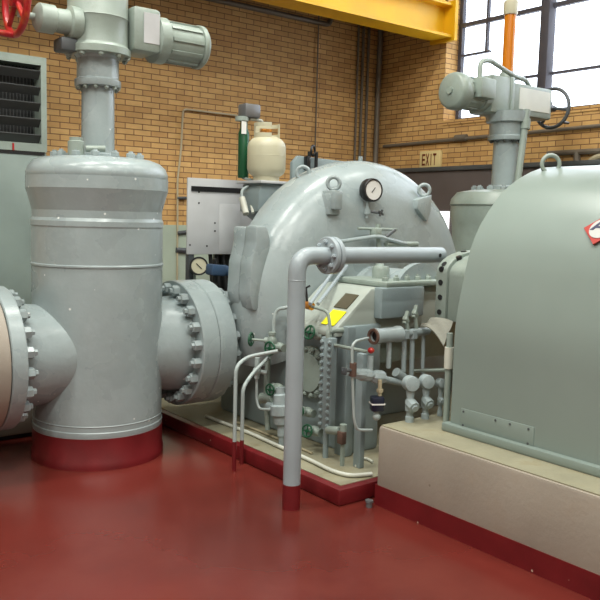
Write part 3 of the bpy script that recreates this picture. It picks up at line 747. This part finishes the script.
obj('pipe_run', MB().path([V((c.x, c.y, PZ)), c + V((0, 0, .13))], .018, 10), GREYG, gl)
obj('sleeve', MB().cyl(c - V((0, 0, .07)), c + V((0, 0, .05)), .026, n=14), OFFW, gl)
single('rail_tube', 'thin grey tube running level behind the drop legs to the pinkish sleeve', 'tube', MB().path([P(414, 371, 3.34), P(446, 370, 2.98)], .01, 8), GREYG)

# ------------------------------------------------------------------ tank, panel and instruments behind
TK = at(266, 181.5, y=5.2)
tk = thing('propane_tank', 'cream propane tank with collar handle standing on a shelf behind the turbine', 'gas tank', TK)
x, y, z = TK
obj('tank_body', MB().lathe([(0, .03), (.07, .03), (.11, .04), (.142, .065), (.153, .10), (.153, .265), (.145, .30), (.12, .33), (.08, .35), (0, .355)], TK, n=48), CREAM, tk)
obj('weld_seam', MB().torus(TK + V((0, 0, .2)), (0, 0, 1), .152, .003, 48, 6), CREAM, tk)
obj('foot_ring', MB().lathe([(.095, 0), (.105, 0), (.105, .05), (.095, .05)], TK, n=36), CREAM, tk)
col = MB()
for k in range(22):
    a0 = k * 2 * PI / 22; 
    for (z0, z1) in ((.33, .375), (.425, .455)) if k % 11 in (0, 1, 2, 8, 9, 10) else ((.33, .455),):
        if 13 <= k <= 17: continue
        a1 = a0 + 2 * PI / 22; pr = [(.098, z0), (.104, z0), (.104, z1), (.098, z1), (.098, z0)]
        col.lathe(pr, TK, (0, 0, 1), 2, a0 - 2.4, a1 - 2.4)
obj('collar', col, CREAM, tk, 'cut out carrying collar')
obj('tank_valve', MB().cyl(TK + V((0, 0, .34)), TK + V((0, 0, .41)), .02, n=12).cyl(TK + V((-.05, 0, .40)), TK + V((.04, 0, .40)), .012, n=10), BRASS, tk)
sh = thing('tank_shelf', 'flat metal shelf on a dark grey sloping bracket under the propane tank', 'shelf', (x, y, 1.4))
obj('shelf_plate', MB().b2(x - .17, x + .24, y - .17, y + .17, z - .022, z, .004), ALU, sh)
obj('bracket', MB().prism([(x - .13, z - .02), (x + .12, z - .02), (x + .12, 1.55), (x - .02, 1.55), (x - .16, z - .24), (x - .16, z - .1)], (0, y - .13, 0), (1, 0, 0), (0, 0, 1), (0, .26, 0), .01), GREYB, sh)
GC = at(243, 178, y=5.45)
gc = thing('chemical_feeder', 'dark green cylinder with grey box on top just left of the propane tank', 'cylinder', GC)
obj('cylinder_body', MB().lathe([(0, 0), (.042, 0), (.045, .01), (.045, .36), (.03, .40), (.03, .46), (0, .46)], GC, n=28), GREEN, gc)
obj('top_box', MB().box(GC + V((.05, 0, .54)), (.15, .12, .11), None, .015), STEEL, gc, 'grey box on top')
obj('collar_ring', MB().cyl(GC + V((-.02, 0, .455)), GC + V((-.02, 0, .49)), .055, n=24), GREYG, gc)
obj('label', MB().box(GC + V((-.03, -.045, .40)), (.045, .006, .10)), WHITE, gc, 'white label')
obj('feed_tube', MB().path([GC + V((.04, -.02, .475)), GC + V((.17, -.02, .475)), GC + V((.17, -.02, .40))], .013, 8, .03), OFFW, gc)
q0, q1, q2 = GC, at(242, 198, y=5.2), at(246, 214, y=5.12)
obj('bottom_tube', MB().path([q0, q0 + V((0, -.2, -.03)), at(241.5, 190, y=5.22), q1], .011, 8, .03), DRAINP, gc)
obj('nozzle', MB().path([q1, q2], .026, 12).path([at(251, 203, y=5.2), at(253, 213, y=5.12)], .012, 8), OFFW, gc)

ip = thing('instrument_panel', 'light grey metal instrument panel with dark slot between valve and turbine', 'panel', (3.5, 5.42, .1))
a = at(188, 177.5, y=5.6); b = at(188, 254.5, y=5.6)
obj('panel_sheet', MB().b2(a.x, 3.86, 5.6, 5.62, b.z, a.z, .004), ALU, ip)
obj('slot', MB().b2(a.x + .03, a.x + .60, 5.593, 5.601, a.z - .105, a.z - .065), BLACK, ip, 'dark slot')
obj('door_seam', MB().b2(a.x + .30, a.x + .50, 5.596, 5.601, b.z + .02, a.z - .2, .002), ALU, ip)
for (u, vv) in ((199, 192), (199, 203), (190, 245), (207, 246), (215, 223), (215, 231), (227, 207), (231, 207)):
    p = at(u, vv, y=5.598); obj('screw_hole', MB().cyl(p, p + V((0, .006, 0)), .008, n=10), BLACK, ip)
obj('panel_leg', MB().b2(a.x + .02, a.x + .07, 5.61, 5.66, .1, b.z + .02), DARKG, ip); obj('panel_leg', MB().b2(3.75, 3.80, 5.61, 5.66, .1, b.z + .02), DARKG, ip)
dg = thing('dial_gauge', 'round dial gauge with black rim below the light grey instrument panel', 'gauge', at(199, 276, y=5.52))
c = at(199, 266, y=5.52); nd = V((-.35, -.9, .1)).normalized()
obj('gauge_case', MB().lathe([(0, -.05), (.07, -.05), (.075, -.04), (.075, 0), (.062, 0), (.062, -.008), (0, -.008)], c, nd, 32), BLACK, dg)
obj('dial', MB().lathe([(0, -.008), (.062, -.008), (.062, -.004), (0, -.004)], c, nd, 32), CREAM, dg)
obj('needle', MB().box(c, (.006, .06, .004), frame(nd) @ Matrix.Rotation(.8, 3, 'Z')), BLACK, dg)
obj('gauge_stem', MB().path([c - nd * .03, c - nd * .03 + V((0, .06, 0)), c - nd * .03 + V((0, .06, -.25))], .012, 8, .02), GREYG, dg)
bt = thing('transmitter', 'blue metal transmitter housing beside the round dial below the panel', 'instrument', at(216, 280, y=5.38))
c = at(216, 270, y=5.38)
obj('housing', MB().box(c, (.15, .10, .09), (0, .1, .1), .02), BLUE, bt)
obj('housing_cap', MB().path([c + V((.06, 0, 0)), c + V((.11, 0, -.01))], .042, 14), BLUE, bt)
obj('mount', MB().path([c + V((.0, .02, -.03)), c + V((0, .02, -.45))], .02, 8).path([c + V((0, .02, .02)), c + V((0, .02, .09))], .016, 8), BLACK, bt)
rk = thing('cable_rack', 'dark steel rack post and black cables in shadow beside the turbine block', 'rack', (3.55, 5.5, .1))
obj('rack_post', MB().b2(3.55, 3.72, 5.68, 5.76, .1, 1.3), BLACK, rk)
for i in range(3):
    obj('cable', MB().path([(3.46 + .06 * i, 5.66, 1.28), (3.47 + .07 * i, 5.62, .9), (3.52 + .05 * i, 5.6, .5), (3.55, 5.63, .12)], .018, 8, .1), BLACK, rk)
sp = thing('lifting_plate', 'grey steel plate with black shackle rising behind the top left of the turbine', 'plate', at(306, 192, y=5.4))
p0, p1 = at(292, 190, y=5.4), at(323, 160, y=5.4)
obj('plate', MB().prism([(p0.x, p0.z - .25), (p0.x, p1.z - .04), (p0.x + .06, p1.z + .02), (p1.x + .4, p1.z), (p1.x + .4, p0.z - .25)], (0, 5.4, 0), (1, 0, 0), (0, 0, 1), (0, .04, 0), .006), GREYB, sp)
c = at(313, 152, y=5.36)
obj('shackle', MB().torus(c + V((0, 0, .01)), (.5, -.85, 0), .042, .011, 28, 8, 0, 2 * PI).path([c + V((-.04, 0, 0)), c + V((-.045, 0, -.16))], .015, 8).path([c + V((.04, 0, 0)), c + V((.035, 0, -.16))], .015, 8), BLACK, sp, 'black shackle')
obj('shackle_block', MB().box(c + V((-.06, .0, -.10)), (.04, .05, .12), None, .006), BLACK, sp)

# ------------------------------------------------------------------ louvre cabinet at far left
lo = thing('air_handler', 'grey air handling cabinet with dark louvres against the brick wall at far left', 'air handler', (1.7, 7.3, 0))
LX0, LX1, LY = .5, 2.575, 7.0
lb, lt = 2.11, 2.925
obj('cabinet', MB().b2(LX0, LX1, LY, YB - .02, 0, lb, .01), CAB, lo)
m = MB(); m.b2(LX0, LX1, LY - .01, YB - .02, lt - .07, lt); m.b2(LX0, LX1, LY - .01, YB - .02, lb, lb + .07); m.b2(LX1 - .05, LX1, LY - .01, YB - .02, lb + .07, lt - .07); m.b2(LX0, LX0 + .05, LY - .01, YB - .02, lb + .07, lt - .07)
obj('louvre_frame', m, GREYG, lo)
obj('louvre_back', MB().b2(LX0 + .04, LX1 - .04, LY + .2, LY + .24, lb + .05, lt - .05), BLACK, lo)
for i in range(5):
    zz = lb + .115 + i * .138
    obj('louvre_blade', MB().box(((LX0 + LX1) / 2 + .01, LY + .03, zz), (LX1 - LX0 - .06, .085, .014), (-.85, 0, 0)), LOUV, lo)
gm = MB()
for i in range(52): gm.b2(LX1 - .06 - i * .03, LX1 - .054 - i * .03, LY + .15, LY + .16, lb + .06, lt - .06)
o = obj('mesh_guard', gm, LOUV, lo); o['kind'] = 'stuff'
obj('shadow_strip', MB().b2(LX0, LX1 - .02, LY - .006, LY + .02, lb - .03, lb), BLACK, lo)  # black strip paints the shadow line below the louvre frame
obj('red_tag', MB().b2(2.27, 2.285, LY - .018, LY - .008, lb + .0, lb + .06), REDW, lo, 'small red tag')

# ------------------------------------------------------------------ conduits, beam, exit sign
YW = YB - .03
def W_(u, vv): return at(u, vv, y=YW)
c = thing('wall_conduit', 'thin pale conduit making a square turn on the brick wall left of the tank', 'conduit', W_(178, 285))
obj('conduit_run', MB().path([W_(241, 116), W_(183, 109), W_(181, 150), W_(177.5, 180), W_(177.5, 225), W_(177, 290)], .011, 8, .05), CONDG, c)
obj('clamp', MB().path([W_(177, 198), W_(187, 198)], .016, 8), DARKG, c); obj('clamp', MB().path([W_(177, 233), W_(188, 232)], .022, 8), DARKG, c)
obj('pull_box', MB().path([W_(176, 250), W_(191, 251)], .03, 8), DARKG, c)
labs = ['leftmost of three upright conduits near the far brick corner', 'middle of three upright conduits near the far brick corner', 'rightmost of three upright conduits near the far brick corner']
for i, u in enumerate((356.5, 361.5, 366.8)):
    p = W_(u, 100); single('wall_conduit', labs[i], 'conduit', MB().path([(p.x, YW, 1.5), (p.x, YW, 4.23)], .018 if i else .014, 8), CONDUIT, 'upright conduits by the corner')
p = W_(316.5, 100); single('wall_conduit', 'single thin dark conduit running up the brick wall above the black shackle', 'conduit', MB().path([(p.x, YW, 1.5), (p.x, YW, 4.23)], .009, 8), CONDUIT)
single('corner_pipe', 'thick dark pipe climbing the brick corner with an offset bend near the girder', 'pipe', MB().path([(7.09, YB - .06, 1.5), (7.09, YB - .06, 3.3), (7.10, YB - .06, 3.7), (7.10, YB - .06, 4.23)], .035, 10, .15), CONDUIT)
single('high_conduit', 'dark level pipe high on the back wall below the yellow girder', 'pipe', MB().path([(3.0, YW - .02, 3.912), (6.28, YW - .02, 3.912), (6.28, YW - .02, 4.23)], .03, 10, .08), CONDUIT)
XW = XR - .03
def E_(u, vv): return at(u, vv, x=XW)
single('wall_conduit', 'long level conduit on the window wall just above the exit sign', 'conduit', MB().path([(XW, 7.5, 2.53), (XW, 1.0, 2.61)], .02, 8).cyl(E_(461, 138) + V((0, .08, 0)), E_(461, 138) - V((0, .08, 0)), .04, n=12), CONDUIT)
c = thing('wall_pipe', 'grey pipe with drop bracket on the window wall above the hood top', 'pipe', E_(560, 158))
obj('pipe_run', MB().path([E_(548, 154), E_(549, 153.5), E_(640, 149)], .028, 8, .02), CONDUIT, c)
obj('pipe_bracket', MB().path([E_(577, 152), E_(577, 175)], .035, 8), CONDUIT, c)
obj('pipe_bend', MB().path([E_(586, 172), E_(589, 162), E_(596, 157), E_(612, 154)], .03, 8, .1), CONDG, c)

bm_ = thing('crane_girder', 'yellow steel crane girder crossing above the back brick wall', 'girder', (2.5, 6.6, 3.7))
obj('bottom_flange', MB().b2(-4.4, 7.16, 6.40, 6.70, 3.715, 3.745), YEL, bm_)
obj('web', MB().b2(-4.4, 7.16, 6.53, 6.565, 3.735, 4.07), YEL, bm_)
obj('top_flange', MB().b2(-4.4, 7.16, 6.40, 6.70, 4.07, 4.10), YEL, bm_)
obj('end_plate', MB().b2(7.13, 7.18, 6.36, 6.74, 3.68, 4.13), YEL, bm_)
obj('crane_rail', MB().b2(-4.4, 7.12, 6.51, 6.59, 4.10, 4.22), YEL, bm_)

obj('shade_deck', MB().b2(-4.4, 7.15, 6.46, 7.58, 4.25, 4.3), DARKG, bm_)  # unseen deck added above the girder to shade the upper back wall

ea, eb = at(421, 151.5, x=XR - .03), at(440.5, 168, x=XR - .03)
es = thing('exit_sign', 'cream EXIT sign with dark letters on the brick wall above the dark door', 'sign', (XR - .02, (ea.y + eb.y) / 2, eb.z))
obj('sign_box', MB().b2(XR - .05, XR - .002, eb.y, ea.y, eb.z, ea.z, .006), SIGNC, es)
ctr = V((XR - .052, (ea.y + eb.y) / 2, (ea.z + eb.z) / 2)); ex = V((0, -1, 0)); ez = V((0, 0, 1)); hh = (ea.z - eb.z) * .33; cw = (ea.y - eb.y) * .19
def strokes(mb, segs, ox, w=.17):
    for (x0, y0, x1, y1) in segs:
        a = V((x0, y0)); b = V((x1, y1)); dn = (b - a).normalized() * w; n = V((-dn.y, dn.x)); a2, b2_ = a - dn * .0, b + dn * .0
        # cell: x in -1..1 scaled by cw*.42, y -1..1 scaled by hh
        mb.prism([tuple(a2 + n), tuple(a2 - n), tuple(b2_ - n), tuple(b2_ + n)], ctr + ex * ox, ex * cw * .40, ez * hh, V((-.003, 0, 0)))
for ch, k, sg_ in (('E', -1.5, [(-.83, -1, -.83, 1), (-1, .83, 1, .83), (-1, 0, .8, 0), (-1, -.83, 1, -.83)]), ('X', -.5, [(-.85, -1, .85, 1), (-.85, 1, .85, -1)]),
                   ('I', .42, [(0, -1, 0, 1)]), ('T', 1.35, [(0, -1, 0, 1), (-1, .83, 1, .83)])):
    L_ = MB(); strokes(L_, sg_, k * cw); obj('letter', L_, INKR, es)

# ------------------------------------------------------------------ far valve with its actuator
FXV, FYV = 5.90, 4.585
fv = thing('steam_valve', 'far motor driven valve with amber indicator tube in front of the bright window', 'valve', (FXV, FYV, 0))
obj('valve_body', MB().lathe([(0, 0), (.46, 0), (.45, .2), (.45, 1.5), (.455, 1.58), (.47, 1.64), (.47, 1.74), (0, 1.74)], (FXV, FYV, 0), n=56), GREYG, fv)
bo = obj('bonnet', MB().lathe([(0, 1.735), (.47, 1.735), (.48, 1.75), (.47, 1.80), (.42, 1.86), (.30, 1.885), (0, 1.89)], (FXV, FYV, 0), n=56), GREYG, fv)
nuts('bonnet_nut', bo, ring((FXV, FYV, 1.885), (0, 0, 1), .27, 14, .2), (0, 0, 1), .03, .04, GREY)
obj('stem_tube', MB().lathe([(0, 1.89), (.14, 1.89), (.14, 1.92), (.118, 1.93), (.115, 2.35), (0, 2.35)], (FXV, FYV, 0), n=36), GREY, fv)
yk = obj('yoke', MB().lathe([(0, 2.33), (.165, 2.33), (.168, 2.34), (.168, 2.365), (.156, 2.375), (.16, 2.48), (.19, 2.49), (.195, 2.58), (0, 2.58)], (FXV, FYV, 0), n=36), GREY, fv)
nuts('yoke_bolt', yk, ring((FXV, FYV, 2.33), (0, 0, -1), .137, 12), (0, 0, -1), .016, .022, DARKG)
zc = 2.71
AY = FYV + .10
obj('gearbox', MB().box((FXV - .14, AY, zc + .01), (.27, .27, .33), None, .03), GREYG, fv)
cb_ = obj('control_box', MB().box((FXV + .31, AY, zc), (.60, .26, .28), None, .02), GREYG, fv)
obj('data_plate', MB().box((FXV + .34, AY - .132, zc + .01), (.46, .006, .19)), OFFW, cb_, 'pale faded plate on the control box')
obj('cover_rib', MB().box((FXV + .0, AY, zc + .01), (.05, .29, .34), None, .012), GREYG, fv)
ms = obj('motor', MB().lathe([(0, .24), (.14, .24), (.145, .26), (.145, .33), (.13, .34), (.13, .56), (0, .56)], (FXV, AY, zc + .0), (-1, 0, 0), 36), GREYG, fv)
obj('motor_end_cap', MB().lathe([(0, .54), (.155, .54), (.16, .55), (.16, .62), (.15, .65), (.13, .665), (0, .67)], (FXV, AY, zc), (-1, 0, 0), 40), GREYG, fv)
obj('cap_boss', MB().cyl((FXV - .66, AY, zc), (FXV - .685, AY, zc), .03, n=16), GREYG, fv)
obj('junction_box', MB().box((FXV - .40, AY - .15, zc + .03), (.20, .10, .17), None, .015), GREYG, fv)
for i in range(10):
    a = 2 * PI * i / 10; p = V((FXV - .45, AY + math.cos(a) * .133, zc + math.sin(a) * .133))
    obj('cooling_rib', MB().box(p, (.20, .02, .022), Matrix.Rotation(a, 3, 'X')), GREYG, ms)
obj('conduit_loop', MB().path([(FXV - .46, AY - .14, zc + .10), (FXV - .46, AY - .14, zc + .25), (FXV - .34, AY - .14, zc + .28), (FXV + .05, AY - .10, zc + .20), (FXV + .26, AY - .08, zc + .19), (FXV + .40, AY - .04, zc + .12)], .021, 10, .05), GREYG, fv)
obj('tube_socket', MB().lathe([(0, .14), (.07, .14), (.07, .23), (.055, .25), (0, .25)], (FXV + .09, AY, zc), n=24), GREYG, fv)
obj('indicator_tube', MB().cyl((FXV + .09, AY, zc + .24), (FXV + .09, AY, zc + .77), .052, n=28), AMBER, fv, 'amber plastic indicator tube')
obj('tube_cap', MB().lathe([(0, .755), (.06, .755), (.064, .765), (.064, .87), (.055, .88), (0, .88)], (FXV + .09, AY, zc), n=28), CREAM, fv, 'cream cap')
hc = V((FXV + .80, AY, zc))
m = MB().torus(hc, (1, 0, 0), .185, .018, 36, 8)
for k in range(3):
    a = 1.2 + k * 2 * PI / 3; m.path([hc, hc + V((0, math.cos(a) * .185, math.sin(a) * .185))], .015, 8)
m.cyl(hc - V((.2, 0, 0)), hc + V((.03, 0, 0)), .03, n=14).path([hc + V((0, -.12, -.14)), hc + V((.10, -.12, -.14))], .014, 8)
obj('handwheel', m, DARKG, fv, 'dark spoked handwheel')
a = at(527, 112, y=4.4); b = at(519.5, 168, y=4.4); b2_ = at(516, 195, y=4.4)
obj('side_pipe', MB().path([a + V((0, 0, .02)), b, b2_], .03, 10, .05), GREYG, fv)
obj('side_pipe_union', MB().cyl(a - V((.005, 0, .06)), a - V((.015, 0, .15)), .042, n=16), GREYG, fv)
obj('nozzle', MB().lathe([(0, 0), (.33, 0), (.33, .78), (0, .78)], (FXV, FYV, .695), (-1, 0, 0), 40), GREYG, fv)
